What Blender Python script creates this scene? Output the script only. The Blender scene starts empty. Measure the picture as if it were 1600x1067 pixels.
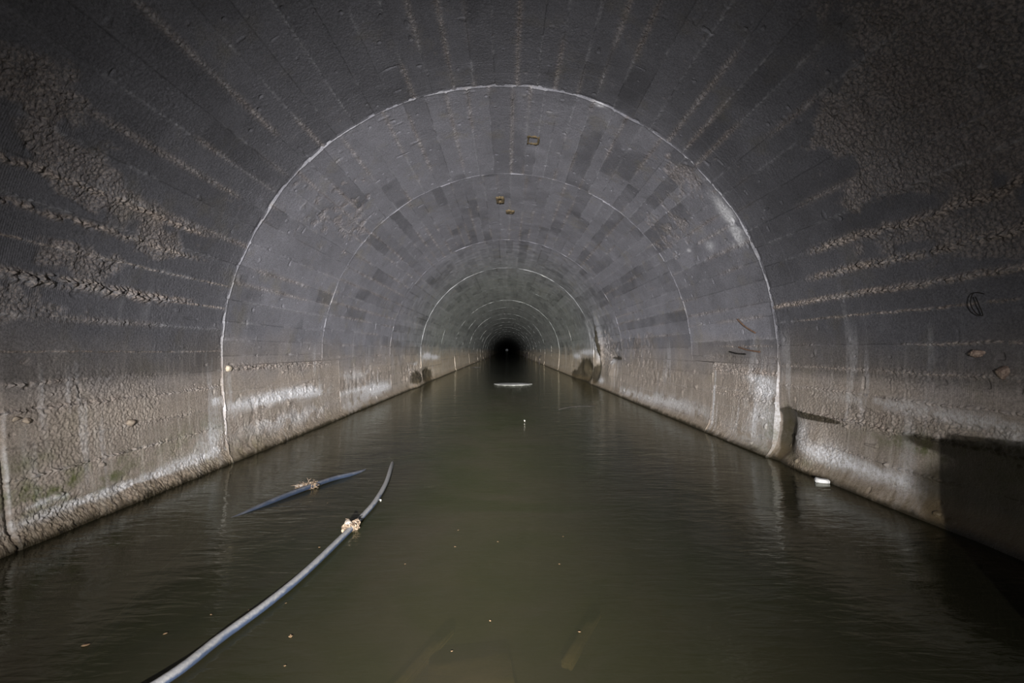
import bpy, bmesh, math, random
import numpy as np
from mathutils import Vector, Matrix

random.seed(7)
C = bpy.context.scene.collection
sc = bpy.context.scene

# ------------------------------------------------------------------ camera
cam_d = bpy.data.cameras.new('camera'); cam = bpy.data.objects.new('camera', cam_d); C.objects.link(cam)
cam_d.sensor_width = 36; cam_d.lens = 16.0; cam_d.clip_start = 0.05; cam_d.clip_end = 3000
cam_d.shift_x = 8 / 1600; cam_d.shift_y = 13.5 / 1600
cam.location = (0, 0, 1.2); cam.rotation_euler = (math.pi / 2, 0, 0)
sc.camera = cam
# ------------------------------------------------------------------ world: overcast daylight, seen only at the far mouth
w = bpy.data.worlds.new('world'); sc.world = w; w.use_nodes = True
w.node_tree.nodes['Background'].inputs[0].default_value = (0.9, 0.93, 1.0, 1)
w.node_tree.nodes['Background'].inputs[1].default_value = 0.06
# ------------------------------------------------------------------ the photographer's torch: wide spill, beam and hot spot
LP = Vector((-0.2, -2.0, 1.1))
def spot(name, energy, cone, blend, target, col, size=0.03, loc=None):
    d = bpy.data.lights.new(name, 'SPOT'); d.energy = energy; d.spot_size = math.radians(cone); d.spot_blend = blend
    d.shadow_soft_size = size; d.color = col
    o = bpy.data.objects.new(name, d); C.objects.link(o); p = loc or LP; o.location = p
    o.rotation_euler = (Vector(target) - p).to_track_quat('-Z', 'Y').to_euler()
    return o
spot('torch_spill', 1250, 98, 1.0, (-0.3, 3.0, -0.9), (1.0, 0.965, 0.93))
def torch(name, energy, target, col, s0=0.075, ref=26.0):
    """one lamp with a reflector: its beam profile tightens towards the axis like a focused torch"""
    o = spot(name, energy, 150, 0.6, target, col); d = o.data; d.use_nodes = True; nt = d.node_tree
    em = next(n for n in nt.nodes if n.type == 'EMISSION')
    geo = nt.nodes.new('ShaderNodeNewGeometry'); dot = nt.nodes.new('ShaderNodeVectorMath'); dot.operation = 'DOT_PRODUCT'
    ax = (Vector(target) - LP).normalized(); nt.links.new(geo.outputs['Incoming'], dot.inputs[0]); dot.inputs[1].default_value = ax
    def m(op, a, b, cl=False):
        n = nt.nodes.new('ShaderNodeMath'); n.operation = op; n.use_clamp = cl
        for k, v in enumerate((a, b)):
            if isinstance(v, (int, float)): n.inputs[k].default_value = v
            else: nt.links.new(v, n.inputs[k])
        return n.outputs[0]
    c2 = m('MULTIPLY', dot.outputs['Value'], dot.outputs['Value'])
    s2 = m('ADD', m('SUBTRACT', 1.0, c2), s0 * s0)
    k = (math.sin(math.radians(ref)) ** 2 + s0 * s0) ** 1.5
    f = m('DIVIDE', k, m('POWER', s2, 1.5))
    mr = nt.nodes.new('ShaderNodeMapRange'); mr.interpolation_type = 'SMOOTHSTEP'; nt.links.new(c2, mr.inputs[0])
    mr.inputs[1].default_value = math.cos(math.radians(35)) ** 2; mr.inputs[2].default_value = math.cos(math.radians(20)) ** 2
    mr.inputs[3].default_value = 0.12; mr.inputs[4].default_value = 1.0
    mh = nt.nodes.new('ShaderNodeMapRange'); mh.interpolation_type = 'SMOOTHSTEP'; nt.links.new(m('SUBTRACT', 1.0, c2), mh.inputs[0])   # soft hole in the middle of the reflector
    mh.inputs[1].default_value = math.sin(math.radians(0.7)) ** 2; mh.inputs[2].default_value = math.sin(math.radians(3.4)) ** 2
    mh.inputs[3].default_value = 0.10; mh.inputs[4].default_value = 1.0
    nt.links.new(m('MULTIPLY', m('MULTIPLY', f, mh.outputs[0]), mr.outputs[0]), em.inputs['Strength'])
    return o
torch('torch', 2700, (0.0, 60, 0.0), (1.0, 0.985, 0.96), s0=.075)
sc.view_settings.view_transform = 'Standard'; sc.view_settings.look = 'None'
sc.view_settings.gamma = 1; sc.view_settings.exposure = 0.0; sc.view_settings.use_curve_mapping = False

# ------------------------------------------------------------------ helpers
def put(name, me, mat=None, parent=None, loc=(0, 0, 0)):
    o = bpy.data.objects.new(name, me); C.objects.link(o); o.location = loc
    if mat: me.materials.append(mat)
    if parent: o.parent = parent
    return o
def tag(o, label=None, cat=None, group=None, kind=None):
    if label: o['label'] = label
    if cat: o['category'] = cat
    if group: o['group'] = group
    if kind: o['kind'] = kind
    return o
def from_bm(name, bm, mat, parent=None, loc=(0, 0, 0), smooth=True):
    bmesh.ops.recalc_face_normals(bm, faces=bm.faces)
    me = bpy.data.meshes.new(name); bm.to_mesh(me); bm.free()
    if smooth: me.polygons.foreach_set('use_smooth', [True] * len(me.polygons))
    return put(name, me, mat, parent, loc)

class Nodes:
    def __init__(s, mat):
        mat.use_nodes = True; s.nt = mat.node_tree; s.nt.nodes.clear()
    def n(s, t, **kw):
        nd = s.nt.nodes.new(t)
        for k, v in kw.items():
            if k in nd.inputs if isinstance(k, str) else False: nd.inputs[k].default_value = v
            else: setattr(nd, k, v)
        return nd
    def l(s, a, b): s.nt.links.new(a, b)
    def val(s, sock, v):
        if hasattr(v, 'is_linked') or hasattr(v, 'links'): s.l(v, sock)
        else: sock.default_value = v
    def math(s, op, a, b=0.0, c=0.0, clamp=False):
        m = s.nt.nodes.new('ShaderNodeMath'); m.operation = op; m.use_clamp = clamp
        s.val(m.inputs[0], a); s.val(m.inputs[1], b)
        if len(m.inputs) > 2: s.val(m.inputs[2], c)
        return m.outputs[0]
    def mix(s, f, a, b, bt='MIX'):
        m = s.nt.nodes.new('ShaderNodeMix'); m.data_type = 'RGBA'; m.blend_type = bt
        s.val(m.inputs[0], f); s.val(m.inputs[6], a); s.val(m.inputs[7], b)
        return m.outputs[2]
    def ramp(s, f, lo, hi, a=0.0, b=1.0):
        m = s.nt.nodes.new('ShaderNodeMapRange'); m.clamp = True
        s.val(m.inputs[0], f); m.inputs[1].default_value = lo; m.inputs[2].default_value = hi
        m.inputs[3].default_value = a; m.inputs[4].default_value = b
        return m.outputs[0]
    def noise(s, vec, scale, det=4, rough=0.55, dist=0.0):
        m = s.nt.nodes.new('ShaderNodeTexNoise'); s.l(vec, m.inputs['Vector'])
        m.inputs['Scale'].default_value = scale; m.inputs['Detail'].default_value = det
        m.inputs['Roughness'].default_value = rough; m.inputs['Distortion'].default_value = dist
        return m.outputs[0]
    def scaled(s, vec, sc_):
        m = s.nt.nodes.new('ShaderNodeMapping'); s.l(vec, m.inputs[0]); m.inputs['Scale'].default_value = sc_
        return m.outputs[0]

def simple_mat(name, col, col2=None, scale=20, rough=0.7, bump=0.3, bscale=60, spec=0.4, stretch=(1, 1, 1), lo=0.4, hi=0.62):
    m = bpy.data.materials.new(name); N = Nodes(m)
    tc = N.n('ShaderNodeTexCoord'); v = N.scaled(tc.outputs['Object'], stretch)
    p = N.n('ShaderNodeBsdfPrincipled'); out = N.n('ShaderNodeOutputMaterial'); N.l(p.outputs[0], out.inputs[0])
    f = N.ramp(N.noise(v, scale, 5, 0.6), lo, hi)
    N.l(N.mix(f, (*col, 1), (*(col2 or col), 1)), p.inputs['Base Color'])
    p.inputs['Roughness'].default_value = rough; p.inputs['Specular IOR Level'].default_value = spec
    b = N.n('ShaderNodeBump'); b.inputs['Strength'].default_value = bump; b.inputs['Distance'].default_value = 0.01
    N.l(N.noise(v, bscale, 4), b.inputs['Height']); N.l(b.outputs[0], p.inputs['Normal'])
    return m

# ------------------------------------------------------------------ numpy noise
_T = np.random.RandomState(11).rand(512, 512).astype(np.float32)
def vn(x, y, seed=0):
    x = x + seed * 17.31; y = y + seed * 9.73
    xf = np.floor(x); yf = np.floor(y)
    fx = (x - xf).astype(np.float32); fy = (y - yf).astype(np.float32)
    xi = xf.astype(np.int64); yi = yf.astype(np.int64)
    fx = fx * fx * (3 - 2 * fx); fy = fy * fy * (3 - 2 * fy)
    x0 = xi & 511; x1 = (xi + 1) & 511; y0 = yi & 511; y1 = (yi + 1) & 511
    a = _T[x0, y0]; b = _T[x1, y0]; c = _T[x0, y1]; d = _T[x1, y1]
    return (a + (b - a) * fx) * (1 - fy) + (c + (d - c) * fx) * fy
def fbm(x, y, o=4, seed=0, g=0.5):
    t = 0; a = 1; n = 0
    for i in range(o):
        t = t + a * vn(x * 2.03 ** i, y * 2.03 ** i, seed + i * 3); n += a; a *= g
    return t / n
def sst(x, a, b):
    t = np.clip((x - a) / (b - a), 0, 1); return t * t * (3 - 2 * t)
def bumpf(x, c, w_): return np.exp(-((x - c) / w_) ** 2)

# ------------------------------------------------------------------ tunnel section. s = arc length from the crown (right positive)
R = 3.04; ZC = 1.05; SQ = math.pi * R / 2; SMAX = SQ + ZC + 0.55
def profile(s):
    a = np.clip(s / R, -math.pi / 2, math.pi / 2)
    t = np.maximum(np.abs(s) - SQ, 0)
    lean = 0.075 * (t / ZC) ** 1.6
    sg = np.sign(s)
    x = R * np.sin(a) - sg * lean; z = ZC + R * np.cos(a) - t
    nx = -np.sin(a); nz = -np.cos(a)
    nz = nz + 0.10 * np.clip(t, 0, 1); 
    return x, z, nx, nz
def s_of_z(z, side):       # side wall / low vault, side = -1 left, 1 right
    return side * (SQ + ZC - z) if z < ZC else side * R * (math.pi / 2 - math.asin((z - ZC) / R))

RINGS = [-4.0, 1.55, 4.96, 7.45, 11.9, 16.0, 21.0, 26.4, 31.0, 36.5, 41.5, 47, 52, 58, 64, 70, 77, 84, 92, 100, 112, 125, 140, 1100]
SKEW = [0, -0.01, 0.042, 0.0, 0.03, -0.02, 0.02, 0] + [0] * 40
rs = np.random.RandomState(5)
# board joints for each pour
def make_seams(i):
    if i == 1:
        zl = [-0.1, 0.17, 0.40, 0.60, 0.82, 0.985, 1.19, 1.42, 1.64, 1.87]
        zr = [-0.1, 0.30, 0.57, 0.82, 1.03, 1.25, 1.50, 1.68, 1.89, 2.12]
        L = sorted(s_of_z(z, -1) for z in zl); Rr = sorted(s_of_z(z, 1) for z in zr)
        # crown joints read off at the second ring
        mid = []
        a, b = L[-1], Rr[0]
        n = int(round((b - a) / 0.222)); st = (b - a) / n
        for k in range(1, n): mid.append(a + st * k + rs.uniform(-.02, .02))
        return np.array(L + mid + Rr)
    out = []; s = -SMAX
    while s < SMAX:
        s += rs.uniform(0.15, 0.27); out.append(s)
    return np.array(out)
SEAMS = [make_seams(i) for i in range(len(RINGS))]
SPROP = [rs.rand(len(s) + 2, 6) for s in SEAMS]
RW = [0, .55, .30, .14, .05, .16, .10, .12, .06, .12, .05, .1, .08, .1, .05, .1] + [.15] * 20
SOFF = [0, 0, .006, .001, -.006, -.004, -.012, -.012, -.018, -.018, -.022, -.022, -.026, -.025, -.03, -.03, -.033, -.035, -.04, -.04, -.05, -.06, -.08, -.08]   # how far each pour stands in

# features: (y, s, radius_y, radius_s, strength)
FEAT = {}
def feat(kind, seg, y, s, ry, rs_, k=1.0): FEAT.setdefault((kind, seg), []).append((y, s, ry, rs_, k))

def zs(z, side): return s_of_z(z, side)
# --- rough honeycombed patches
for a in [(2.62, -4.33, .35, .16, 1), (3.2, -4.0, .35, .10, 1), (2.9, -3.42, .30, .16, 1), (3.3, -3.52, .45, .11, 1), (3.75, -3.72, .35, .12, .9), (2.55, -3.1, .3, .2, .9),
          (2.9, 3.1, .55, .34, 1), (3.2, 2.85, .4, .22, .8), (2.6, 3.2, .5, .5, 1), (2.3, 2.6, .5, .6, 1), (3.35, 3.35, .40, .13, .7), (3.2, 3.78, .5, .08, 1), (2.75, 3.95, .4, .12, 1),
          (3.3, zs(.66, 1), .9, .08, 1), (4.0, zs(.55, 1), .7, .05, .8), (3.5, zs(.07, -1), 1.6, .12, .8)]:
    feat('rough', 1, *a)
for a in [(5.9, zs(.22, -1), 1.5, .22, 1), (6.2, zs(.62, -1), 1.3, .09, .9), (6.8, zs(.95, -1), 1.2, .06, .8), (6.2, zs(.93, 1), 1.2, .07, 1), (5.6, zs(.68, 1), .5, .12, 1), (5.4, 2.3, .35, .35, .6), (6.6, 2.7, .8, .4, .5), (6.4, -2.6, 1.2, .5, .5)]:
    feat('rough', 2, *a)
for a in [(9.5, zs(.7, 1), 1.6, .25, .9), (9.6, zs(.6, -1), 1.8, .25, .8), (10.5, zs(1.3, 1), 1.2, .3, .7)]:
    feat('rough', 3, *a)
for a in [(14.5, zs(.45, -1), 1.6, .3, 1.1), (14.0, zs(1.2, 1), 1.4, .5, 1.0)]:
    feat('rough', 4, *a)
# --- white lime deposits
for a in [(3.45, zs(.14, -1), .9, .035, 1), (4.3, zs(.16, -1), .6, .05, .8), (4.55, zs(.32, -1), .18, .12, .6), (4.7, zs(.68, -1), .14, .05, 1), (2.9, zs(.22, -1), .3, .02, .7),
          (3.75, zs(.20, 1), .50, .07, .9), (4.25, zs(.22, 1), .3, .10, .8), (4.65, zs(.36, 1), .18, .12, .7), (3.0, zs(.74, 1), .5, .05, .45), (3.7, zs(.78, 1), .5, .05, .4), (2.6, zs(.66,1), .2, .05, .5)]:
    feat('white', 1, *a)
for a in [(5.6, zs(.58, -1), .9, .07, 1), (6.5, zs(.60, -1), .8, .07, 1.1), (7.1, zs(.52, -1), .5, .06, .8), (5.7, zs(.3, -1), .6, .05, .35),
          (5.20, 3.0, .09, .24, 1.5), (5.32, 3.25, .12, .10, .9), (5.3, zs(.74, 1), .22, .10, 1.3), (5.45, zs(.85, 1), .25, .05, .9), (5.9, 3.2, .10, .07, .6), (5.5, zs(.35, 1), .05, .2, .6),
          (6.6, zs(.5, 1), .03, .5, .9), (5.03, 1.05, .05, .06, 1.3), (6.5, 3.12, .05, .03, .8)]:
    feat('white', 2, *a)
for a in [(11.0, zs(.3, -1), 1.0, .10, .8), (9.0, zs(.4, -1), 1.5, .05, .5), (11.5, zs(.15, 1), .5, .08, .5)]:
    feat('white', 3, *a)
for a in [(14.6, zs(.25, 1), .5, .10, 1.2), (15.4, zs(1.35, 1), .25, .5, 1.0), (15.0, zs(.75, -1), .7, .06, .6), (13.0, zs(.9, 1), .3, .12, .8)]:
    feat('white', 4, *a)
for a in [(17.2, zs(1.12, 1), 1.6, .10, 1.3), (19.8, zs(.95, 1), .9, .12, 1.3), (16.3, zs(1.7, 1), .2, .5, .8), (17.4, zs(.98, -1), 1.1, .12, 1.5), (19.3, zs(.9, -1), .9, .09, 1.3)]:
    feat('white', 5, *a)
feat('white', 1, 2.74, zs(.35, -1), .010, .5, .5); feat('bulge', 1, 2.72, zs(.35, -1), .015, .6, -.02)
for a in [(6.0, zs(.22, -1), 1.0, .10, .25), (6.9, zs(.25, -1), .8, .12, .35), (5.35, zs(.12, 1), .8, .12, .55), (5.3, zs(.45, 1), .4, .18, .6)]: feat('white', 2, *a)
for a in [(8.2, zs(.25, 1), 1.6, .12, .6), (10.4, zs(.15, 1), 1.8, .10, .6), (8.6, zs(.12, -1), 1.0, .12, .5), (10.0, zs(.3, -1), 1.2, .2, .6), (9.0, zs(.7, -1), 1.0, .10, .5)]: feat('white', 3, *a)
# --- green algae
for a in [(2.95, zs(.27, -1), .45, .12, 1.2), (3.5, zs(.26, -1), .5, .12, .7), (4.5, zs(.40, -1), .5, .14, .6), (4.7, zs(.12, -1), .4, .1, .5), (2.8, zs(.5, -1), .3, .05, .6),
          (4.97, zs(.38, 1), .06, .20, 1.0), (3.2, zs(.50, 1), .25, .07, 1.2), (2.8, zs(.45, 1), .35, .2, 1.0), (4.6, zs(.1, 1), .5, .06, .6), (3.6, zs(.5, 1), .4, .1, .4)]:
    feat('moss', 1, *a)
for a in [(5.15, zs(.3, 1), .2, .25, .8), (5.3, zs(.05, 1), .4, .12, .8), (5.2, zs(.1, -1), .4, .15, .5)]:
    feat('moss', 2, *a)
# --- dark seepage, and shade painted into the near right wall
for a in [(4.94, zs(.30, 1), .10, .22, 2.6), (4.60, zs(.540, 1), .40, .026, 2.2), (2.9, zs(.54, 1), .5, .05, 1.2), (2.45, zs(.3, 1), .60, .26, 2.5), (2.6, zs(.12, 1), .55, .16, 1.0)]:  # shade painted over the mossy wall in the cast shadow and the recess
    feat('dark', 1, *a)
for a in [(14.8, zs(.3, -1), .9, .25, 1.0), (14.6, zs(1.5, 1), .22, .55, 1.0), (14.9, zs(.8, 1), .4, .3, .8), (15.5, zs(.35, 1), .5, .35, 1.2), (12.6, zs(.98, 1), .8, .06, 1)]:
    feat('dark', 4, *a)
for a in [(17.6, zs(.42, 1), 1.6, .42, 1.5), (17.2, zs(.25, -1), 1.2, .26, 1.3), (20, zs(.15, 1), 1, .2, .8)]:
    feat('dark', 5, *a)
# --- broad hollows (negative = sunk) and bulges
for a in [(4.93, zs(.30, 1), .17, .26, -.13), (4.50, zs(.26, 1), .22, .19, .06), (2.75, zs(.26, 1), .5, .3, -.05)]:
    feat('bulge', 1, *a)
for a in [(6.39, 3.18, .16, .08, -.014), (5.79, 2.95, .12, .06, -.010)]:
    feat('bulge', 2, *a)
for a in [(14.6, zs(1.5, 1), .35, .6, .16), (15.2, zs(.7, 1), .4, .4, -.16), (13.0, zs(1.0, 1), .5, .1, -.10), (13.2, zs(.6, 1), .5, .3, .08), (14.9, zs(.2, -1), .8, .3, .12)]:
    feat('bulge', 4, *a)
for a in [(17.6, zs(.36, 1), 1.1, .42, -.30), (17.9, zs(.45, 1), .45, .30, .25), (17.3, zs(.3, -1), 1.0, .3, -.12)]:
    feat('bulge', 5, *a)
# ragged broken board joints on the near pour: (s, y0, y1, half width, height)
RAG = {1: [(zs(1.64, -1), 2.75, 3.9, .032, .021), (zs(1.64, -1), 3.9, 4.8, .010, .010), (zs(1.87, -1), 2.4, 4.8, .008, .010), (zs(.985, -1), 2.5, 3.2, .014, .014), (zs(.40, -1), 2.5, 4.9, .008, .012),
           (zs(.82, -1), 2.5, 4.6, .012, .010), (zs(1.19, -1), 2.5, 4.9, .006, .006),
           (zs(1.68, 1), 2.4, 5.1, .020, .018), (zs(1.89, 1), 2.4, 4.3, .030, .022), (zs(1.50, 1), 2.4, 4.6, .010, .010), (zs(.57, 1), 2.4, 4.8, .016, .016), (zs(.82, 1), 2.4, 5, .010, .010),
           (zs(1.03, 1), 2.4, 5.1, .006, .007), (zs(.30, 1), 3.1, 4.2, .008, .010), (zs(1.25, 1), 2.5, 3.4, .012, .012), (zs(2.12, 1), 2.4, 4.2, .035, .022)]}
RAG[1] += [(s_, 2.4, 4.2, .022, .016) for s_ in (-4.15, -3.75, -3.52)]
RAG[2] = [(zs(1.0, -1), 5, 7.4, .035, .016), (zs(.93, 1), 5, 7.4, .03, .018), (zs(1.25, 1), 5.3, 6.4, .012, .01), (zs(1.0, 1), 6.2, 7.4, .02, .02), (zs(.6, 1), 5, 7.4, .02, .014)]

def fsum(kind, seg, Y, S):
    t = np.zeros(Y.shape, np.float32)
    for (y, s, ry, rs_, k) in FEAT.get((kind, seg), []):
        m = (np.abs(Y - y) < 2.6 * ry) & (np.abs(S - s) < 2.6 * rs_)
        if m.any(): t[m] += (k * np.exp(-((Y[m] - y) / ry) ** 2 - ((S[m] - s) / rs_) ** 2)).astype(np.float32)
    return t

def surface(seg, Y, S, dist0, dist1):
    """inward height in metres and masks on one pour"""
    seams = SEAMS[seg]; pr = SPROP[seg]
    near = seg <= 3
    wob = (fbm(Y * 1.3, S * .3 + 3, 2, 40) - .5) * .012 + ((fbm(Y * 25, S * 25, 2, 41) - .5) * .008 if near else 0)
    Sw = S + wob
    idx = np.searchsorted(seams, Sw)
    lo = np.where(idx > 0, seams[np.clip(idx - 1, 0, len(seams) - 1)], -99); hi = np.where(idx < len(seams), seams[np.clip(idx, 0, len(seams) - 1)], 99)
    dl = Sw - lo; dh = hi - Sw
    d = np.minimum(dl, dh); j = np.where(dl < dh, idx - 1, idx); j = np.clip(j, 0, len(seams) - 1)
    side = np.where(dl < dh, 1.0, -1.0)
    P = pr[idx]; Q = pr[j]
    low = sst(np.abs(S), SQ - .1, SQ + .15)
    h = (P[..., 0] - .5) * .009 + SOFF[seg]
    if seg == 1: h -= .014 * np.exp(-(dist1 / .03) ** 2) * sst(fbm(S * 9, Y * 9, 3, 44), .5, .62)
    # boards slightly cupped / lapped
    h += (P[..., 1] - .5) * .008 * (dl / np.maximum(dl + dh, .01) - .5)
    h += (fbm(Y * .9, S * 2, 3, seg + 20) - .5) * .020
    rough = np.clip(fsum('rough', seg, Y, S), 0, 1.3)
    n1 = fbm(Y * 7, S * 9, 3, seg + 50)
    rmask = sst(rough + (n1 - .5) * 1.1, .30, .62)
    # seams: thin mortar fins, broken along the length
    brk = fbm(Y * 3.1, S * .7 + j * 7.7, 3, 60)
    fin = sst(brk + Q[..., 2] * .3, .52, .82)
    fw = .004 + .005 * Q[..., 3] + .006 * fin
    if not near: fw = fw + .02
    grit = fbm(Y * 60, S * 60, 2, 70) if near else .5
    if near:
        h += fin * (.002 + .008 * Q[..., 4]) * np.exp(-(d / fw) ** 2) * (0.4 + 1.6 * grit)
        h -= (1 - fin) * .006 * np.exp(-(d / .004) ** 2)
    band = sst(fbm(Y * 1.1, j * 5.3 + S * .2, 2, 80) + Q[..., 5] * .25, .62, .80) * np.exp(-(d / .028) ** 2)
    ragm = np.zeros(Y.shape, np.float32)
    for (s_, y0, y1, hw, hh) in RAG.get(seg, []):
        m = (np.abs(Sw - s_) < hw * 4) & (Y > y0 - .3) & (Y < y1 + .3)
        if not m.any(): continue
        g = np.exp(-((Sw[m] - s_ + (vn(Y[m] * 9, Y[m] * 0, 33) - .5) * hw * 1.2) / hw) ** 2) * sst(Y[m], y0 - .25, y0 + .15) * (1 - sst(Y[m], y1 - .2, y1 + .25))
        g = g * sst(vn(Y[m] * 27 + S[m] * 19, S[m] * 31 - Y[m] * 17, 37) + .30, .35, .75)
        ragm[m] = np.maximum(ragm[m], g)
        lump = .5 * vn(Y[m] * 33 + S[m] * 27, S[m] * 37 - Y[m] * 21, 31) + .5 * vn(Y[m] * 48 - S[m] * 37, S[m] * 48 + Y[m] * 37, 32)
        h[m] += g * hh * (3.2 * lump - .9)
    rmask2 = np.clip(np.maximum(rmask, band * .9 * (1 if near else .3)), 0, 1)
    if near:
        ra, rb = Y * .83 + S * .56, S * .83 - Y * .56
        agg = vn(ra * 55, rb * 55, 90); agg2 = vn(Y * 95, S * 95, 91); agg3 = vn(Y * 9, S * 9, 92)
        h += rmask2 * ((agg - .5) * .010 + (agg2 - .5) * .011 + (agg3 - .55) * .022)
        # general granular skin
        gm = sst(fbm(Y * 1.2, S * 1.6, 3, seg + 95), .48, .62) * (.30 + .55 * low) + .05 + .15 * low
        h += gm * (vn(ra * 95, rb * 95, 96) - .5) * .010 + gm * (vn(Y * 50, S * 50, 97) - .5) * .004
        # scattered chips and pock marks
        pk = vn(Y * 11, S * 11, 98); h -= sst(pk, .93, .97) * .010
        pk = vn(Y * 9 + 50, S * 9, 99); h += sst(pk, .94, .975) * .012 * (.5 + low)
    else:
        agg = np.abs(vn(Y * 9, S * 12, 90) - .5) * 2
        h += rmask2 * (agg - .5) * .05
        h += (fbm(Y * 5, S * 6, 2, 97) - .5) * .014
    h += fsum('bulge', seg, Y, S) * (.75 + .5 * fbm(Y * 6, S * 6, 2, 23))
    # foot of the wall: swollen rough toe at the waterline
    zz = SQ + ZC - np.abs(S)
    h += .045 * sst(-zz, -.13, .02) + .02 * bumpf(zz, .05, .08) * fbm(Y * 4, S * 8, 3, 14)
    # pour joints
    jn = fbm(S * 5, Y * 2, 3, seg + 7)
    e0 = np.exp(-(dist0 / .012) ** 2); e1 = np.exp(-(dist1 / .012) ** 2)
    h += (e0 + e1 * .4) * (.002 + .018 * jn)
    # ---- masks
    wn = fbm(Y * 5, S * 7, 4, 110)
    streak = fbm(Y * 14, S * 1.5, 3, 111)
    white = fsum('white', seg, Y, S)
    white = white * sst(wn + white * .25, .38, .62)
    jw = np.exp(-(dist0 / (.011 + .012 * vn(S * 9, S * 0, 5) if near else .04)) ** 2) * sst(fbm(S * 3.2, S * 0, 3, seg + 3), .30, .62)
    white += jw * RW[seg]
    white += fin * np.exp(-(d / (fw * 1.2)) ** 2) * .22 * (1 - low * .4) * (vn(Y * 40, S * 40, 63) if near else .5)
    white += sst(streak * vn(S * 1.1, Y * 3, 118), .42, .60) * .25 * sst(np.abs(S), SQ - 1.0, SQ + .2)
    moss = np.clip(fsum('moss', seg, Y, S), 0, 1.4) * sst(wn, .28, .55)
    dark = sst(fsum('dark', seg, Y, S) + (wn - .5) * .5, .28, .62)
    # tone of each board, rectangular cells along the length
    cl = .9 + P[..., 3] * 1.2; ci = np.floor((Y + P[..., 4] * 5) / cl).astype(np.int64)
    cell = _T[(ci * 7 + idx * 13 + seg * 29) & 511, (idx * 5 + seg) & 511]
    tone = .86 + .16 * P[..., 2]
    blot = sst(fbm(Y * 1.0, S * 1.3, 3, seg + 130), .44, .60)
    tone -= sst(cell, .60, .66) * .13 * (1 - low) * blot
    tone -= .07 * blot
    tone -= .30 * (1 - fin) * np.exp(-(d / (.004 if near else .012)) ** 2)
    if seg >= 2: tone -= sst(cell, .72, .74) * .12 * (1 - low)
    tone += (fbm(Y * 4, S * 5, 4, 140) - .5) * .26
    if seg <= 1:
        tone *= 1 - .48 * (1 - sst(-(zz), -1.02, -.90))         # the near pour is darker above the low walls
        scr = sum(np.exp(-((dist1 - a_ - .02 * np.sin(S * b_)) / .005) ** 2) * sst(vn(S * 2.2, S * 0, 77 + k_), .45, .6) for k_, (a_, b_) in enumerate(((.09, 1.3), (.17, 2.1), (.21, .7), (.38, 1.1), (.42, 1.8))))
        tone += (1 - low) * (.16 * scr + .16 * np.exp(-(dist1 / .25) ** 2) * fbm(Y * 3, S * 4, 3, 150))   # pale scratched margin
    pink = np.clip(ragm * .9 + rmask2 * .45, 0, 1)
    return h, tone, np.clip(white, 0, 1), np.clip(moss, 0, 1), np.clip(dark, 0, 1), pink

def ring_y(i, S):
    x, z, _, _ = profile(S)
    y = RINGS[i] + SKEW[i] * x
    if 2 <= i <= 8: y = y + (fbm(S * 1.5, S * 0, 3, i + 200) - .5) * .05
    if i == 3:                                            # foot of the wall was poured in other lengths
        low = np.abs(S) > SQ + .02
        y = y + np.where(low & (S > 0), -.78, 0) + np.where(low & (S < 0), .75, 0)
    return y

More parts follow.
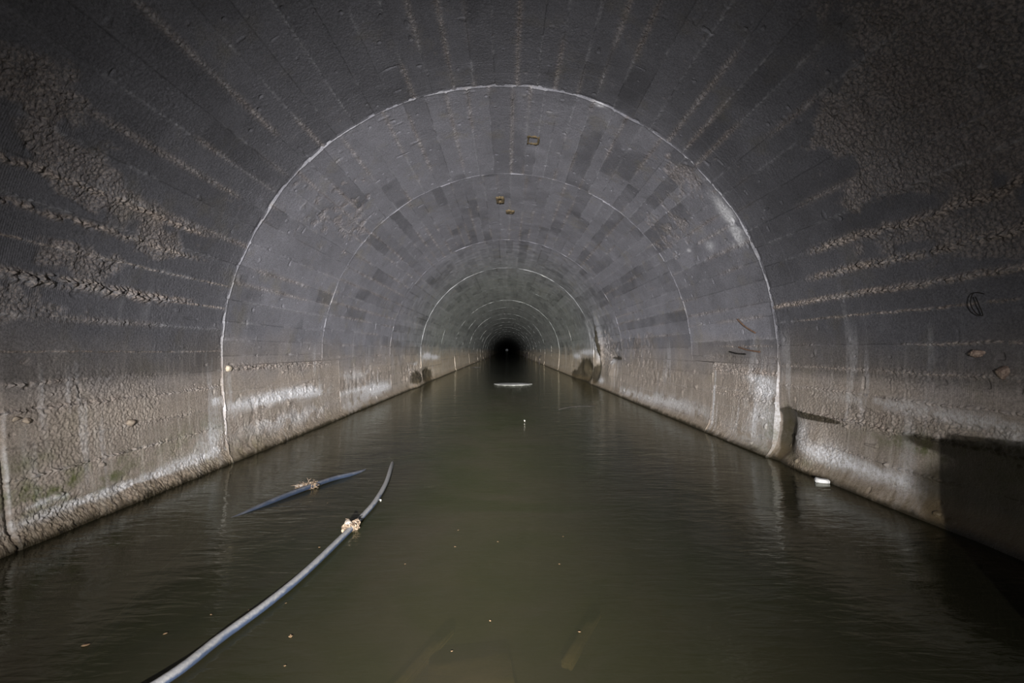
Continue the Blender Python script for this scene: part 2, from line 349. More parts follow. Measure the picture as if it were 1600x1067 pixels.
DY = [0.06, .006, .011, .022, .05, .08, .12, .15] + [.25, .3, .35, .4, .5, .5, .6, .6, .8, .8, 1, 1, 2, 2, 60]
DS = [0.04, .0052, .008, .016, .03, .045, .05, .06] + [.08] * 40
def build_strip(name, s0, s1, mat):
    V = []; F = []; A = []; off = 0
    for i in range(len(RINGS) - 1):
        ns = max(3, int(round((s1 - s0) / DS[i])) + 1)
        S1 = np.linspace(s0, s1, ns)
        ya = ring_y(i, S1); yb = ring_y(i + 1, S1)
        ny = max(3, int(round((RINGS[i + 1] - RINGS[i]) / DY[i])) + 1)
        v = np.linspace(0, 1, ny)[:, None]
        Y = ya[None, :] * (1 - v) + yb[None, :] * v; S = np.repeat(S1[None, :], ny, 0)
        Y = Y.astype(np.float64)
        d0 = Y - ya[None, :]; d1 = yb[None, :] - Y
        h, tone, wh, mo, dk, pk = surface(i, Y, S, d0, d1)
        x, z, nx, nz = profile(S)
        X = x + nx * h; Z = z + nz * h
        # lip: the end faces of each pour, turned back into the joint (their own vertices, so the arris stays sharp)
        def lip(k): return X[k] - nx[k] * .09, Y[k], Z[k] - nz[k] * .09
        la, lb = lip(0), lip(-1)
        rows = [(la[0], la[1], la[2]), (X[0], Y[0], Z[0])] + [(X[k], Y[k], Z[k]) for k in range(ny)] + [(X[-1], Y[-1], Z[-1]), lb]
        X = np.stack([r_[0] for r_ in rows]); Y2 = np.stack([r_[1] for r_ in rows]); Z = np.stack([r_[2] for r_ in rows])
        pad = lambda q: np.vstack([q[0], q[0], q, q[-1], q[-1]])
        V.append(np.stack([X, Y2, Z], -1).reshape(-1, 3))
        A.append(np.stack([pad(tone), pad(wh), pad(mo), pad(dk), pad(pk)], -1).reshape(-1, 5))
        nr = ny + 4
        g = np.arange(nr * ns).reshape(nr, ns) + off
        q = np.concatenate([np.stack([g_[:-1, :-1], g_[:-1, 1:], g_[1:, 1:], g_[1:, :-1]], -1).reshape(-1, 4) for g_ in (g[:2], g[2:-2], g[-2:])])
        F.append(q); off += nr * ns
    V = np.concatenate(V).astype(np.float32); F = np.concatenate(F).astype(np.int32); A = np.concatenate(A).astype(np.float32)
    me = bpy.data.meshes.new(name)
    me.vertices.add(len(V)); me.vertices.foreach_set('co', V.ravel())
    me.loops.add(F.size); me.loops.foreach_set('vertex_index', F.ravel())
    me.polygons.add(len(F)); me.polygons.foreach_set('loop_start', np.arange(0, F.size, 4, dtype=np.int32))
    me.polygons.foreach_set('loop_total', np.full(len(F), 4, np.int32))
    me.polygons.foreach_set('use_smooth', np.ones(len(F), bool))
    me.update(calc_edges=True)
    for k, nm in enumerate(('tone', 'lime', 'algae', 'wet_shade', 'aggregate')):
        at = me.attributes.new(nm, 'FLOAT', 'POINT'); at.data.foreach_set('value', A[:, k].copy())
    o = put(name, me, mat); o['kind'] = 'structure'
    return o

# ------------------------------------------------------------------ concrete
def concrete_mat():
    m = bpy.data.materials.new('board_marked_concrete'); N = Nodes(m)
    at = lambda n_: N.n('ShaderNodeAttribute', attribute_name=n_).outputs['Fac']
    geo = N.n('ShaderNodeNewGeometry'); pos = geo.outputs['Position']
    sep = N.n('ShaderNodeSeparateXYZ'); N.l(pos, sep.inputs[0]); Z = sep.outputs[2]; Yp = sep.outputs[1]
    big = N.noise(pos, 1.1, 4); med = N.noise(pos, 9, 5, .6); fine = N.noise(pos, 70, 4, .65)
    zj = N.math('ADD', Z, N.math('MULTIPLY', N.math('SUBTRACT', big, .5), .9))
    warm = N.ramp(zj, .75, 1.45, 1, 0)
    base = N.mix(warm, (.205, .203, .232, 1), (.285, .243, .212, 1))
    far = N.ramp(Yp, 12, 19)
    base = N.mix(N.math('MULTIPLY', far, .9), base, N.mix(warm, (.185, .197, .182, 1), (.35, .285, .205, 1)))
    rust = N.ramp(N.noise(pos, 2.3, 5, .6), .56, .70, 0, .35)
    base = N.mix(rust, base, (.23, .205, .155, 1))
    tone = at('tone')
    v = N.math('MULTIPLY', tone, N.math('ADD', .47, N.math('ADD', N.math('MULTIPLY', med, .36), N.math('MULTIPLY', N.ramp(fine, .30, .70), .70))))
    mv = N.n('ShaderNodeVectorMath', operation='SCALE'); N.l(base, mv.inputs[0]); N.l(v, mv.inputs['Scale'])
    col = mv.outputs[0]
    agg = at('aggregate')
    rub = N.mix(N.ramp(N.noise(pos, 1.7, 2), .42, .6), (.19, .175, .17, 1), (.20, .160, .140, 1)); hi = N.mix(0.5, rub, (.58, .47, .40, 1))
    col = N.mix(N.math('MULTIPLY', agg, .75), col, N.mix(N.ramp(N.noise(pos, 62, 3, .6), .42, .64), N.mix(.40, rub, (.02, .02, .02, 1)), N.mix(.35, hi, (.62, .52, .46, 1))))
    # vertical run-off streaks on the lower walls
    stv = N.scaled(pos, (4, 26, 1.2)); st = N.noise(stv, 1.0, 4, .6)
    stm = N.math('MULTIPLY', N.ramp(st, .50, .66), N.ramp(Z, .1, 1.3, .60, 0))
    col = N.mix(stm, col, (.42, .385, .35, 1))
    std = N.math('MULTIPLY', N.ramp(st, .46, .30), N.ramp(Z, .1, 1.4, .45, 0))
    col = N.mix(std, col, (.10, .085, .06, 1))
    alg = N.math('MULTIPLY', at('algae'), N.ramp(N.noise(pos, 16, 4, .65), .36, .60, .15, .9))
    col = N.mix(alg, col, (.085, .095, .030, 1))
    lime = N.math('MULTIPLY', at('lime'), N.ramp(N.noise(pos, 34, 5, .7), .33, .58, .2, 1))
    col = N.mix(lime, col, (.66, .66, .70, 1))
    col = N.mix(N.math('MULTIPLY', at('wet_shade'), .88), col, (.030, .024, .012, 1))  # seepage and the painted shade share this mask
    # stained tide band: brown film above the water, black at its edge
    zt = N.math('ADD', Z, N.math('MULTIPLY', N.math('SUBTRACT', med, .5), .10))
    film = N.ramp(zt, .04, .22, .50, 0)
    col = N.mix(film, col, (.15, .105, .05, 1))
    edge = N.ramp(zt, .010, .060, .93, 0)
    col = N.mix(edge, col, (.018, .014, .006, 1))
    p = N.n('ShaderNodeBsdfPrincipled'); out = N.n('ShaderNodeOutputMaterial'); N.l(p.outputs[0], out.inputs[0])
    N.l(col, p.inputs['Base Color'])
    N.l(N.ramp(N.math('ADD', at('wet_shade'), edge), 0, 1, .86, .38), p.inputs['Roughness'])
    p.inputs['Specular IOR Level'].default_value = .35
    # bump: sand grain plus saw marks across the boards
    kerf = N.math('SINE', N.math('MULTIPLY', Yp, 2 * math.pi / .0135))
    kn = N.ramp(N.noise(N.scaled(pos, (.6, .5, 1.3)), 1.4, 2), .48, .60)
    kerf = N.math('MULTIPLY', N.math('MULTIPLY', kerf, kn), N.math('MULTIPLY', N.ramp(Yp, 4.2, 6.0, .05, 0), N.ramp(Z, 2.6, 3.4, 1, .2)))
    grain = N.noise(N.scaled(pos, (1, .5, 1)), 170, 3, .6)
    pit = N.noise(pos, 30, 5, .7)
    hgt = N.math('ADD', N.math('ADD', N.math('MULTIPLY', grain, .45), N.math('MULTIPLY', pit, N.math('ADD', .45, N.math('MULTIPLY', agg, 1.6)))), kerf)
    b = N.n('ShaderNodeBump'); b.inputs['Strength'].default_value = .8; b.inputs['Distance'].default_value = .012
    N.l(hgt, b.inputs['Height']); N.l(b.outputs[0], p.inputs['Normal'])
    return m
CONC = concrete_mat()
build_strip('wall_left', -SMAX, -SQ, CONC)
build_strip('ceiling', -SQ, SQ, CONC)
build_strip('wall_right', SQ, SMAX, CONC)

def box_bm(x0, x1, y0, y1, z0, z1, cuts=0, jit=0.0, bevel=0.0):
    bm = bmesh.new(); bmesh.ops.create_cube(bm, size=1)
    for v in bm.verts: v.co = ((x0 + x1) / 2 + v.co.x * (x1 - x0), (y0 + y1) / 2 + v.co.y * (y1 - y0), (z0 + z1) / 2 + v.co.z * (z1 - z0))
    if bevel: bmesh.ops.bevel(bm, geom=bm.edges[:], offset=bevel, segments=2, affect='EDGES')
    if cuts: bmesh.ops.subdivide_edges(bm, edges=bm.edges[:], cuts=cuts, use_grid_fill=True)
    if jit:
        r = random.Random(3)
        for v in bm.verts: v.co += Vector((r.uniform(-jit, jit), r.uniform(-jit, jit), r.uniform(-jit, jit)))
    return bm
MUD = simple_mat('silt_bed', (.035, .032, .021), (.075, .064, .042), 3, .95, .5, 25)
BLOCK = simple_mat('plain_concrete', (.16, .155, .15), (.24, .22, .20), 6, .9, .5, 40)
tag(from_bm('floor', box_bm(-3.3, 3.3, -4.2, 1100, -.75, -.5), MUD, smooth=False), kind='structure')
tag(from_bm('wall_back', box_bm(-3.4, 3.4, -4.3, -4.0, -.6, 4.4), BLOCK, smooth=False), kind='structure')

# ------------------------------------------------------------------ water
def water_mat():
    m = bpy.data.materials.new('murky_water'); N = Nodes(m)
    geo = N.n('ShaderNodeNewGeometry'); pos = geo.outputs['Position']
    sl = N.noise(N.scaled(pos, (1.0, 1.6, 1)), 1.6, 3, .5, .8)
    rp = N.noise(N.scaled(pos, (.8, 3.2, 1)), 6, 3, .55, .5)
    h = N.math('ADD', N.math('MULTIPLY', sl, 1.0), N.math('MULTIPLY', rp, .42))
    b = N.n('ShaderNodeBump'); b.inputs['Strength'].default_value = .5; b.inputs['Distance'].default_value = .02
    N.l(h, b.inputs['Height'])
    fr = N.n('ShaderNodeFresnel'); fr.inputs['IOR'].default_value = 1.333; N.l(b.outputs[0], fr.inputs['Normal'])
    gl = N.n('ShaderNodeBsdfAnisotropic'); gl.inputs['Roughness'].default_value = .06; N.l(b.outputs[0], gl.inputs['Normal'])
    gl.inputs['Color'].default_value = (.88, .89, .80, 1)
    df = N.n('ShaderNodeBsdfDiffuse')
    murk = N.noise(pos, .7, 4, .6, 1.0)
    N.l(N.mix(N.ramp(murk, .35, .65), (.0095, .0105, .0048, 1), (.0145, .0128, .0085, 1)), df.inputs['Color'])
    tr = N.n('ShaderNodeBsdfTransparent'); tr.inputs['Color'].default_value = (.85, .80, .60, 1)
    mx = N.n('ShaderNodeMixShader'); mx.inputs[0].default_value = .22; N.l(df.outputs[0], mx.inputs[1]); N.l(tr.outputs[0], mx.inputs[2])
    bf = geo.outputs['Backfacing']; frs = N.math('ADD', N.math('MULTIPLY', fr.outputs[0], N.math('SUBTRACT', 1.0, bf)), N.math('MULTIPLY', bf, .25))
    m2 = N.n('ShaderNodeMixShader'); N.l(frs, m2.inputs[0]); N.l(mx.outputs[0], m2.inputs[1]); N.l(gl.outputs[0], m2.inputs[2])
    out = N.n('ShaderNodeOutputMaterial'); N.l(m2.outputs[0], out.inputs[0])
    return m
bm = bmesh.new()
ys = [-4.0, 1, 4, 8, 16, 32, 64, 128, 300, 1100]
rows = [[bm.verts.new((x, y, 0)) for x in (-2.97, -1, 1, 2.97)] for y in ys]
for a, b_ in zip(rows, rows[1:]):
    for k in range(3): bm.faces.new((a[k], a[k + 1], b_[k + 1], b_[k]))
wo = from_bm('water', bm, water_mat(), smooth=False)
tag(wo, 'still murky green-brown water flooding the tunnel floor from wall to wall', 'water', kind='stuff')

# ------------------------------------------------------------------ small things
def tube(path, rad, seg=14, rj=0.0, seed=1, wob=None):
    r = random.Random(seed); bm = bmesh.new(); rings = []
    P = [Vector(p) for p in path]
    # Catmull-Rom resample
    Q = []
    for i in range(len(P) - 1):
        a = P[max(i - 1, 0)]; b = P[i]; c = P[i + 1]; d = P[min(i + 2, len(P) - 1)]
        n = max(3, int((c - b).length / max(rad * .9, .004)))
        n = min(n, 40)
        for k in range(n):
            t = k / n
            Q.append(.5 * ((2 * b) + (c - a) * t + (2 * a - 5 * b + 4 * c - d) * t * t + (3 * b - a - 3 * c + d) * t ** 3))
    Q.append(P[-1])
    up = Vector((0, 0, 1))
    for i, q in enumerate(Q):
        t = (Q[min(i + 1, len(Q) - 1)] - Q[max(i - 1, 0)]).normalized()
        u = t.cross(up); u = u.normalized() if u.length > 1e-4 else Vector((1, 0, 0)); v = t.cross(u).normalized()
        rr = rad * (1 + r.uniform(-rj, rj))
        rings.append([bm.verts.new(q + (u * math.cos(2 * math.pi * k / seg) + v * math.sin(2 * math.pi * k / seg)) * rr) for k in range(seg)])
    for a, b in zip(rings, rings[1:]):
        for k in range(seg): bm.faces.new((a[k], a[(k + 1) % seg], b[(k + 1) % seg], b[k]))
    for ring, sg in ((rings[0], 1), (rings[-1], -1)): bm.faces.new(ring[::sg])
    return bm
def join_bm(dst, src):
    me = bpy.data.meshes.new('tmp'); src.to_mesh(me); src.free(); dst.from_mesh(me); bpy.data.meshes.remove(me)
def lump(r3, seed, sub=3, amp=.25, flat=None, freq=1.0):
    bm = bmesh.new(); bmesh.ops.create_icosphere(bm, subdivisions=sub, radius=1)
    r = random.Random(seed)
    dirs = [(Vector((r.gauss(0, 1), r.gauss(0, 1), r.gauss(0, 1))).normalized(), r.uniform(.45, .95)) for _ in range(9)]
    for v in bm.verts:
        n = v.co.normalized(); k = 1.0
        for d_, lim in dirs:                       # planar chips make it angular
            c = n.dot(d_)
            if c > 1e-3: k = min(k, lim / c)
        k *= 1 + amp * .3 * math.sin(n.x * 7 * freq + seed) * math.sin(n.y * 9 * freq + seed * 2) + r.uniform(-amp, amp) * .12
        v.co = Vector((n.x * r3[0] * k, n.y * r3[1] * k, n.z * r3[2] * k))
    return bm

def hose_mat(name, skin, silt, lo, hi, amt):
    m = bpy.data.materials.new(name); N = Nodes(m)
    geo = N.n('ShaderNodeNewGeometry'); sep = N.n('ShaderNodeSeparateXYZ'); N.l(geo.outputs['Normal'], sep.inputs[0])
    top = N.math('ADD', sep.outputs[2], N.math('MULTIPLY', N.math('SUBTRACT', N.noise(geo.outputs['Position'], 14, 4, .6), .5), 1.6))
    f = N.math('MULTIPLY', N.ramp(top, lo, hi), N.ramp(N.noise(geo.outputs['Position'], 55, 4, .7), .3, .6, amt * .6, amt))
    p = N.n('ShaderNodeBsdfPrincipled'); out = N.n('ShaderNodeOutputMaterial'); N.l(p.outputs[0], out.inputs[0])
    N.l(N.mix(f, (*skin, 1), (*silt, 1)), p.inputs['Base Color']); p.inputs['Roughness'].default_value = .4
    b = N.n('ShaderNodeBump'); b.inputs['Strength'].default_value = .3; b.inputs['Distance'].default_value = .004
    N.l(N.noise(geo.outputs['Position'], 90, 3), b.inputs['Height']); N.l(b.outputs[0], p.inputs['Normal'])
    return m
HOSE = hose_mat('silted_blue_grey_hose', (.018, .026, .046), (.10, .097, .096), .15, .65, .95)
BLUE = hose_mat('silted_blue_hose', (.012, .017, .029), (.058, .058, .064), .25, .9, .7)
def wp(px, py, z=0.0):      # point on a level z under image direction (used once for authored layout)
    y = (1.2 - z) * 711 / (py - 547.0); return (round((px - 792) / 711 * y, 3), round(y, 3), z)
near_path = [(-1.62, .75, .03), (-1.40, 1.22, .028), wp(254.5, 1064, .025), wp(344, 997, .022), wp(423, 939, .022), wp(481.6, 890, .022), wp(546, 828, .02), wp(565, 808, .02), wp(586, 784, .02), wp(603, 755, .016), wp(611, 731, .006), wp(613, 722, -.03), wp(608, 716, -.12)]
h1 = from_bm('hose', tube(near_path, .019, 20, .02), HOSE)
tag(h1, 'long weathered grey hose on the water, the nearer one, curving from the bottom edge', 'hose')
left_path = [(-1.9, 1.75, -.30), (-1.96, 2.2, -.20), (-1.95, 2.55, -.07), wp(330, 830, -.035), wp(378, 805, -.012), wp(430, 781, .012), wp(481.6, 761, .022), wp(520, 748, .020), wp(545, 742, .012), wp(566, 737, -.010), wp(590, 730, -.05), wp(640, 722, -.09), wp(690, 716, -.2)]
h2 = from_bm('hose', tube(left_path, .020, 20, .015), BLUE)
tag(h2, 'dark blue hose half sunk in the water, the farther one, nearer the left wall', 'hose')

TWIG = simple_mat('dried_plant_fibre', (.03, .018, .010), (.13, .095, .065), 60, .9, .5, 120)
PALE = simple_mat('pale_caked_mud', (.08, .064, .052), (.19, .165, .14), 50, .9, .6, 120)
def clump(loc, axis, size, seed, lab, ragged):
    r = random.Random(seed)
    root = bpy.data.objects.new('debris_clump', None); C.objects.link(root); root.location = loc
    tag(root, lab, 'debris')
    bm = bmesh.new(); ax = Vector(axis).normalized(); sd = ax.cross(Vector((0, 0, 1)))
    for k in range(ragged):
        # strands wound around the hose
        a0 = r.uniform(0, 6.3); off = r.uniform(-1, 1) * size; turns = r.uniform(.4, 1.1); pts = []
        rr = .023 + r.uniform(-.002, .014)
        for q in range(7):
            a = a0 + turns * 6.28 * q / 6
            pts.append(ax * (off + .02 * q / 6 * r.choice((-1, 1))) + (sd * math.cos(a) + Vector((0, 0, 1)) * math.sin(a)) * rr)
        join_bm(bm, tube(pts, r.uniform(.0025, .005), 6, .2, k))
    for k in range(ragged // 3):
        o = ax * r.uniform(-1, 1) * size + sd * r.uniform(-.02, .02) + Vector((0, 0, r.uniform(.015, .03)))
        d = (ax * r.uniform(-1, 1) + sd * r.uniform(-1, 1) + Vector((0, 0, r.uniform(0, .7)))).normalized() * r.uniform(.03, .06)
        join_bm(bm, tube([o, o + d * .5 + Vector((0, 0, .006)), o + d], .0022, 5, .2, k))
    from_bm('plant_fibres', bm, TWIG, root)
    return root
c1 = clump(Vector(wp(548, 824, .02)), (.45, .9, 0), .045, 4, 'knot of pale debris and fibres wrapped round the nearer grey hose', 26)
b1 = lump((.032, .028, .026), 5, 3, .3); bmesh.ops.translate(b1, verts=b1.verts, vec=(-.012, -.005, .035)); from_bm('mud_lump', b1, PALE, c1)
b1 = lump((.018, .03, .016), 9, 3, .3); bmesh.ops.translate(b1, verts=b1.verts, vec=(.02, .045, .025)); from_bm('mud_lump', b1, PALE, c1)
c2 = clump(Vector(wp(481, 760, .022)), (.8, .6, 0), .085, 8, 'brown tuft of plant debris caught on the half-sunk blue hose', 26)
b1 = lump((.05, .03, .016), 5, 3, .3); bmesh.ops.translate(b1, verts=b1.verts, vec=(-.055, -.03, .022)); from_bm('mud_lump', b1, PALE, c2)

FOAM = simple_mat('dirty_white_foam', (.62, .62, .62), (.85, .85, .86), 18, .8, .3, 90)
bm = box_bm(-.055, .055, -.025, .025, -.018, .022, 3, .0025, .006)
o = from_bm('foam_block', bm, FOAM, loc=(2.86, 4.13, .012)); o.rotation_euler = (0.05, .08, -.35)
tag(o, 'small white foam block floating against the right wall', 'foam block')

# pale round sheet on the water
bm = bmesh.new(); r = random.Random(2); top = []; bot = []; c0 = bm.verts.new((0, 0, .008)); c1_ = bm.verts.new((0, 0, -.01))
mid = []
for k in range(64):
    a = 2 * math.pi * k / 64; q = 1 + .04 * math.sin(3 * a + 1) + .02 * math.sin(7 * a) + r.uniform(-.008, .008)
    top.append(bm.verts.new((.66 * q * math.cos(a), .56 * q * math.sin(a), .009 + r.uniform(-.002, .002)))); bot.append(bm.verts.new((.69 * q * math.cos(a), .59 * q * math.sin(a), -.01)))
    mid.append(bm.verts.new((.55 * q * math.cos(a), .40 * q * math.sin(a), .008)))
for k in range(64):
    n = (k + 1) % 64
    bm.faces.new((mid[k], mid[n], c0)); bm.faces.new((top[k], top[n], mid[n], mid[k])); bm.faces.new((bot[k], bot[n], top[n], top[k])); bm.faces.new((bot[n], bot[k], c1_))
SHEET = simple_mat('pale_grey_sheet', (.035, .035, .033), (.10, .10, .10), 4, .7, .3, 20, .4, (1, 4, 1))
o = from_bm('floating_disc', bm, SHEET, loc=(.20, 16.1, 0)); tag(o, 'pale flat round sheet floating far off in the middle of the dark water', 'floating sheet')

DARKWOOD = simple_mat('waterlogged_wood', (.006, .005, .004), (.014, .010, .008), 14, .8, .6, 40, .4, (1, 1, .2))
def post(x, y, hgt, rad, tilt, lab, hook=0.0, seed=1, group=None):
    b0 = Vector((x, y, -.5)); t_ = Vector((x + tilt[0], y + tilt[1], hgt))
    pts = [b0, b0.lerp(t_, .35) + Vector((.01, 0, 0)), b0.lerp(t_, .7) - Vector((.012, 0, 0)), t_]
    bm = tube(pts, rad, 9, .12, seed)
    if hook: join_bm(bm, tube([t_ - Vector((0, 0, .05)), t_ + Vector((hook * .5, 0, .03)), t_ + Vector((hook, 0, .0))], rad * .8, 8, .1, seed + 1))
    o = from_bm('wooden_post', bm, DARKWOOD); tag(o, lab, 'post', group); return o
post(2.76, 39.0, .68, .05, (.03, 0), 'dark upright post with a bent tip, nearest one along the right wall', .14, 1)
post(2.68, 60.0, .95, .075, (-.05, 0), 'tallest dark upright post far down the right wall', 0, 2)
post(2.62, 70.0, .6, .13, (.05, 0), 'short thick dark stump far down the right wall beyond the tall post', 0, 3)
post(2.80, 51.0, .16, .06, (.0, 0), 'low dark stub between the two taller posts on the right', 0, 4)
post(-2.72, 72.0, .62, .10, (.08, 0), 'dark thick post far down the left wall', 0, 5)
post(-2.74, 55.0, .14, .10, (.0, 0), 'low dark stump at the foot of the left wall', 0, 6)
o = from_bm('floating_stick', tube([(-2.5, 31.6, .0), (-2.2, 31.9, .015), (-1.85, 31.7, .0)], .022, 8, .15), DARKWOOD)
tag(o, 'thin dark stick floating far off near the left wall', 'stick')
o = from_bm('floating_stick', tube([(1.05, 9.2, .0), (1.4, 9.6, .006), (1.9, 9.75, .0)], .006, 8, .15), DARKWOOD)
tag(o, 'thin dark twig floating right of the middle, nearer than the pale sheet', 'stick')

# stones and wood set in the walls
def wall_pt(seg_y, s, inn=0.0):
    x, z, nx, nz = profile(np.array([float(s)])); k = inn + SOFF[1 if seg_y < 4.96 else 2]
    return Vector((float(x[0] + nx[0] * k), seg_y, float(z[0] + nz[0] * k)))
STONE = simple_mat('cream_limestone', (.45, .38, .29), (.60, .53, .43), 30, .85, .4, 80)
WSTONE = simple_mat('brown_cobble', (.24, .19, .15), (.36, .30, .24), 30, .85, .5, 80)
o = from_bm('limestone_chip', lump((.03, .06, .035), 3, 3, .2), STONE, loc=wall_pt(4.93, zs(1.0, -1), .02)); tag(o, 'cream stone chip lodged in the left end of the nearest pour joint', 'stone')
for (y, z, q, sd_, lab) in [(2.80, .775, .020, 11, 'small round stone stuck in the left wall, leftmost of two close together'), (2.86, .755, .022, 12, 'small round stone stuck in the left wall, right one of two close together'), (3.64, .615, .032, 13, 'larger brown stone stuck out of the left wall under the board seams')]:
    o = from_bm('cobble', lump((q, q * 1.3, q), sd_, 3, .25), WSTONE, loc=wall_pt(y, zs(z, -1), .010)); tag(o, lab, 'stone')
CHUNK = simple_mat('reddish_mortar', (.20, .145, .12), (.36, .28, .23), 40, .95, .7, 70)
def chunk(y, z, r3, sd_, lab, inn=.015):
    o = from_bm('mortar_lump', lump(r3, sd_, 4, .45, freq=2), CHUNK, loc=wall_pt(y, zs(z, 1), inn)); tag(o, lab, 'mortar lump')
chunk(2.78, 1.065, (.035, .035, .05), 21, 'reddish mortar lump sticking out of the right wall near the photo edge')
chunk(2.93, 1.185, (.03, .045, .03), 22, 'ragged reddish mortar lump under the long straight board seam on the right')
RUST = simple_mat('rusty_metal', (.10, .055, .035), (.19, .12, .085), 40, .85, .5, 90)
def bar(y0, z0, y1, z1, rad, lab, name='rusty_bar', side=1, mat=RUST):
    a = wall_pt(y0, zs(z0, side), .02); b = wall_pt(y1, zs(z1, side), .02); m_ = a.lerp(b, .5) + Vector((-side * .012, 0, -.008))
    o = from_bm(name, tube([a, m_, b], rad, 8, .15), mat); tag(o, lab, 'bar'); return o
bar(5.85, 1.60, 5.48, 1.41, .009, 'upper rusty bar lying slanted on the right wall beyond the first joint')
bar(5.90, 1.24, 5.42, 1.18, .010, 'lower rusty bar lying almost level on the right wall beyond the first joint')
bar(6.15, 1.18, 5.75, 1.15, .010, 'short grey splinter in the right wall beside the lower rusty bar', 'wood_splinter', 1, DARKWOOD)
a = wall_pt(2.9, zs(1.44, 1), .01)
o = from_bm('wire_loop', tube([a + Vector((0, -.05, .11)), a + Vector((-.03, 0, .125)), a + Vector((-.04, .01, .06)), a + Vector((-.03, -.01, 0)), a + Vector((-.01, -.035, -.02)), a + Vector((-.03, -.03, .05)), a + Vector((-.03, -.01, .10))], .003, 7, .1), DARKWOOD)
tag(o, 'thin rusty wire loop hanging from the right wall seam', 'wire')
# scraps left in the crown
OCH = simple_mat('ochre_wood_scrap', (.07, .052, .028), (.15, .11, .06), 30, .9, .5, 60)
def scrap(y, s, ra, rb, hole, lab, sd_):
    r = random.Random(sd_); bm = bmesh.new(); c = wall_pt(y, s, 0)
    x, z, nx, nz = profile(np.array([float(s)])); n = Vector((float(nx[0]), 0, float(nz[0]))); u = Vector((n.z, 0, -n.x)) * -1; v = Vector((0, 1, 0))
    L = 30; A = []
    for k in range(L):
        t = 2 * math.pi * k / L; q = 1 + r.uniform(-.15, .15); i_ = hole * (1 + r.uniform(-.12, .12))
        sq = 1 / max(abs(math.cos(t)), abs(math.sin(t))) * .85
        pt = lambda f, hgt: bm.verts.new(c + u * math.cos(t) * ra * f * sq + v * math.sin(t) * rb * f * sq + n * hgt)
        A.append((pt(q, -.02), pt(q * .97, .014), pt(max(i_, .05), .016), pt(max(i_ * .97, .04), -.02)))
    for k in range(L):
        a_, b_ = A[k], A[(k + 1) % L]
        for m_ in range(3): bm.faces.new((a_[m_], b_[m_], b_[m_ + 1], a_[m_ + 1]))
    o = from_bm('wood_scrap', bm, OCH); tag(o, lab, 'wood scrap')
scrap(6.20, .36, .10, .14, .72, 'ochre frame-like scrap of wood stuck to the vault near the crown', 1)
scrap(8.75, -.13, .09, .22, .3, 'small ochre scrap on the crown beyond the second joint', 2)
scrap(9.5, .07, .10, .12, .1, 'dark brown scrap on the crown, farthest of the three', 3)

# unseen block by the right wall, added to cast the lower right shadow
o = from_bm('shadow_block', box_bm(2.2, 2.86, -2.5, 1.88, -.55, .74, 2, .008, .02), BLOCK, smooth=False)
tag(o, 'unseen concrete block added by the right wall to cast the lower right shadow', 'shadow caster')

# boards lying under water
SUNK = simple_mat('silted_board', (.11, .085, .04), (.18, .14, .07), 6, .9, .4, 30, .3)
def board(p, q, wdt, lab):
    a = Vector(p); b = Vector(q); L = (b - a).length
    bm = box_bm(-L / 2, L / 2, -wdt / 2, wdt / 2, -.02, .02, 2, .003, .004)
    o = from_bm('sunken_board', bm, SUNK, loc=(a + b) / 2); o.rotation_euler = (0, math.asin((b.z - a.z) / L), math.atan2((b - a).y, (b - a).x)); tag(o, lab, 'board')
board(wp(702, 985, -.46), wp(590, 1110, -.46), .06, 'narrow board lying under the murky water below the middle of the photo')
board(wp(668, 1062, -.47), wp(800, 1050, -.47), .34, 'broad ochre board lying under the murky water at the bottom edge')
board(wp(932, 958, -.465), wp(885, 1040, -.465), .06, 'narrow board lying under the murky water right of the broad one')

# leaves and crumbs adrift
LEAF = simple_mat('rotting_leaf', (.11, .06, .03), (.19, .13, .07), 80, .7, .3, 90)
CRUMB = simple_mat('white_crumb', (.55, .53, .48), (.75, .73, .70), 60, .8, .3, 90)
def leaf_mesh():
    bm = bmesh.new(); n = 8; T = []; B = []
    for k in range(n + 1):
        t = k / n; w_ = math.sin(math.pi * t ** .8) * .32
        T.append([bm.verts.new((t - .5, sg * w_, .04 + .10 * abs(sg) + .05 * math.sin(5 * t))) for sg in (-1, 0, 1)])
        B.append([bm.verts.new((t - .5, sg * w_, .0 + .10 * abs(sg) + .05 * math.sin(5 * t))) for sg in (-1, 0, 1)])
    for k in range(n):
        for j in (0, 1):
            bm.faces.new((T[k][j], T[k][j + 1], T[k + 1][j + 1], T[k + 1][j])); bm.faces.new((B[k][j + 1], B[k][j], B[k + 1][j], B[k + 1][j + 1]))
        bm.faces.new((T[k][0], T[k + 1][0], B[k + 1][0], B[k][0])); bm.faces.new((T[k + 1][2], T[k][2], B[k][2], B[k + 1][2]))
    bmesh.ops.remove_doubles(bm, verts=bm.verts, dist=1e-5)
    return bm
first = None
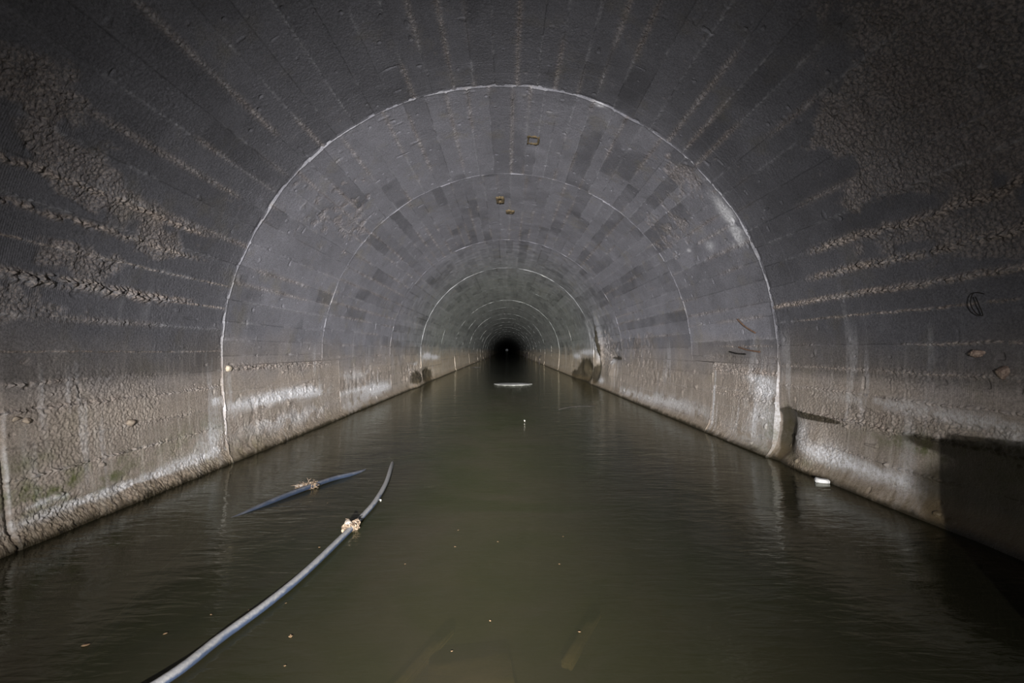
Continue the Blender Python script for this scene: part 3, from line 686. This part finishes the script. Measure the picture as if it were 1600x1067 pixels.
LEAVES = [(454, 994, .024, 'orange-brown leaf scrap afloat right of the nearer hose, the largest one there'), (447, 942, .010, 'tiny brown leaf crumb afloat just right of the nearer hose, above the orange-brown scrap'),
          (389, 953, .010, 'tiny brown leaf crumb afloat just left of the nearer hose'), (134, 1008, .030, 'reddish leaf scrap afloat in the dark lower left corner of the water'),
          (445, 1040, .010, 'tiny pale leaf crumb afloat right of the nearer hose, below the orange-brown scrap'), (499, 855, .020, 'flat brown leaf scrap afloat left of the debris knot on the nearer hose'),
          (716, 828, .010, 'tiny leaf crumb afloat left of mid water, the farthest of a loose trio'), (711, 854, .012, 'tiny leaf crumb afloat left of mid water, the nearest of a loose trio'),
          (778, 846, .012, 'tiny leaf crumb afloat near mid water, rightmost of a loose trio'), (874, 881, .012, 'small leaf crumb afloat right of the middle of the open water'),
          (633, 881, .011, 'small leaf crumb afloat between the nearer hose and the middle of the water'), (706, 1017, .010, 'small yellowish leaf crumb afloat above the sunken broad board'),
          (905, 987, .014, 'brown leaf scrap afloat above the narrow sunken board on the right'), (766, 970, .012, 'pale leaf crumb afloat at lower middle beyond the sunken broad board'),
          (880, 838, .010, 'farthest small leaf crumb right of the middle of the open water'), (512, 786, .014, 'small twig-like leaf scrap afloat between the two hoses'),
          (258, 990, .018, 'brown leaf scrap afloat left of the nearer hose by the bottom edge'), (330, 960, .012, 'small leaf scrap afloat left of the nearer hose, between two others')]
for k, (px, py, sz, lab) in enumerate(LEAVES):
    p = wp(px, py, .002)
    if first is None: o = first = from_bm('floating_leaf', leaf_mesh(), LEAF)
    else: o = first.copy(); C.objects.link(o)
    o.location = p; o.scale = (sz, sz, sz * .5); o.rotation_euler = (0, 0, random.uniform(0, 6.28))
    tag(o, lab, 'leaf', 'leaf scraps adrift on the water')
for (px, py, q, lab) in [(819.6, 657, .008, 'white crumb floating in mid channel nearer than the pale round sheet'), (594.5, 781, .007, 'white crumb floating just right of the nearer hose'), (1477, 819, .012, 'white crumb floating in the shadow at the foot of the right wall')]:
    p = wp(px, py, .004); o = from_bm('floating_crumb', lump((q, q * .8, q * .6), int(px), 2, .3), CRUMB, loc=p); tag(o, lab, 'crumb')
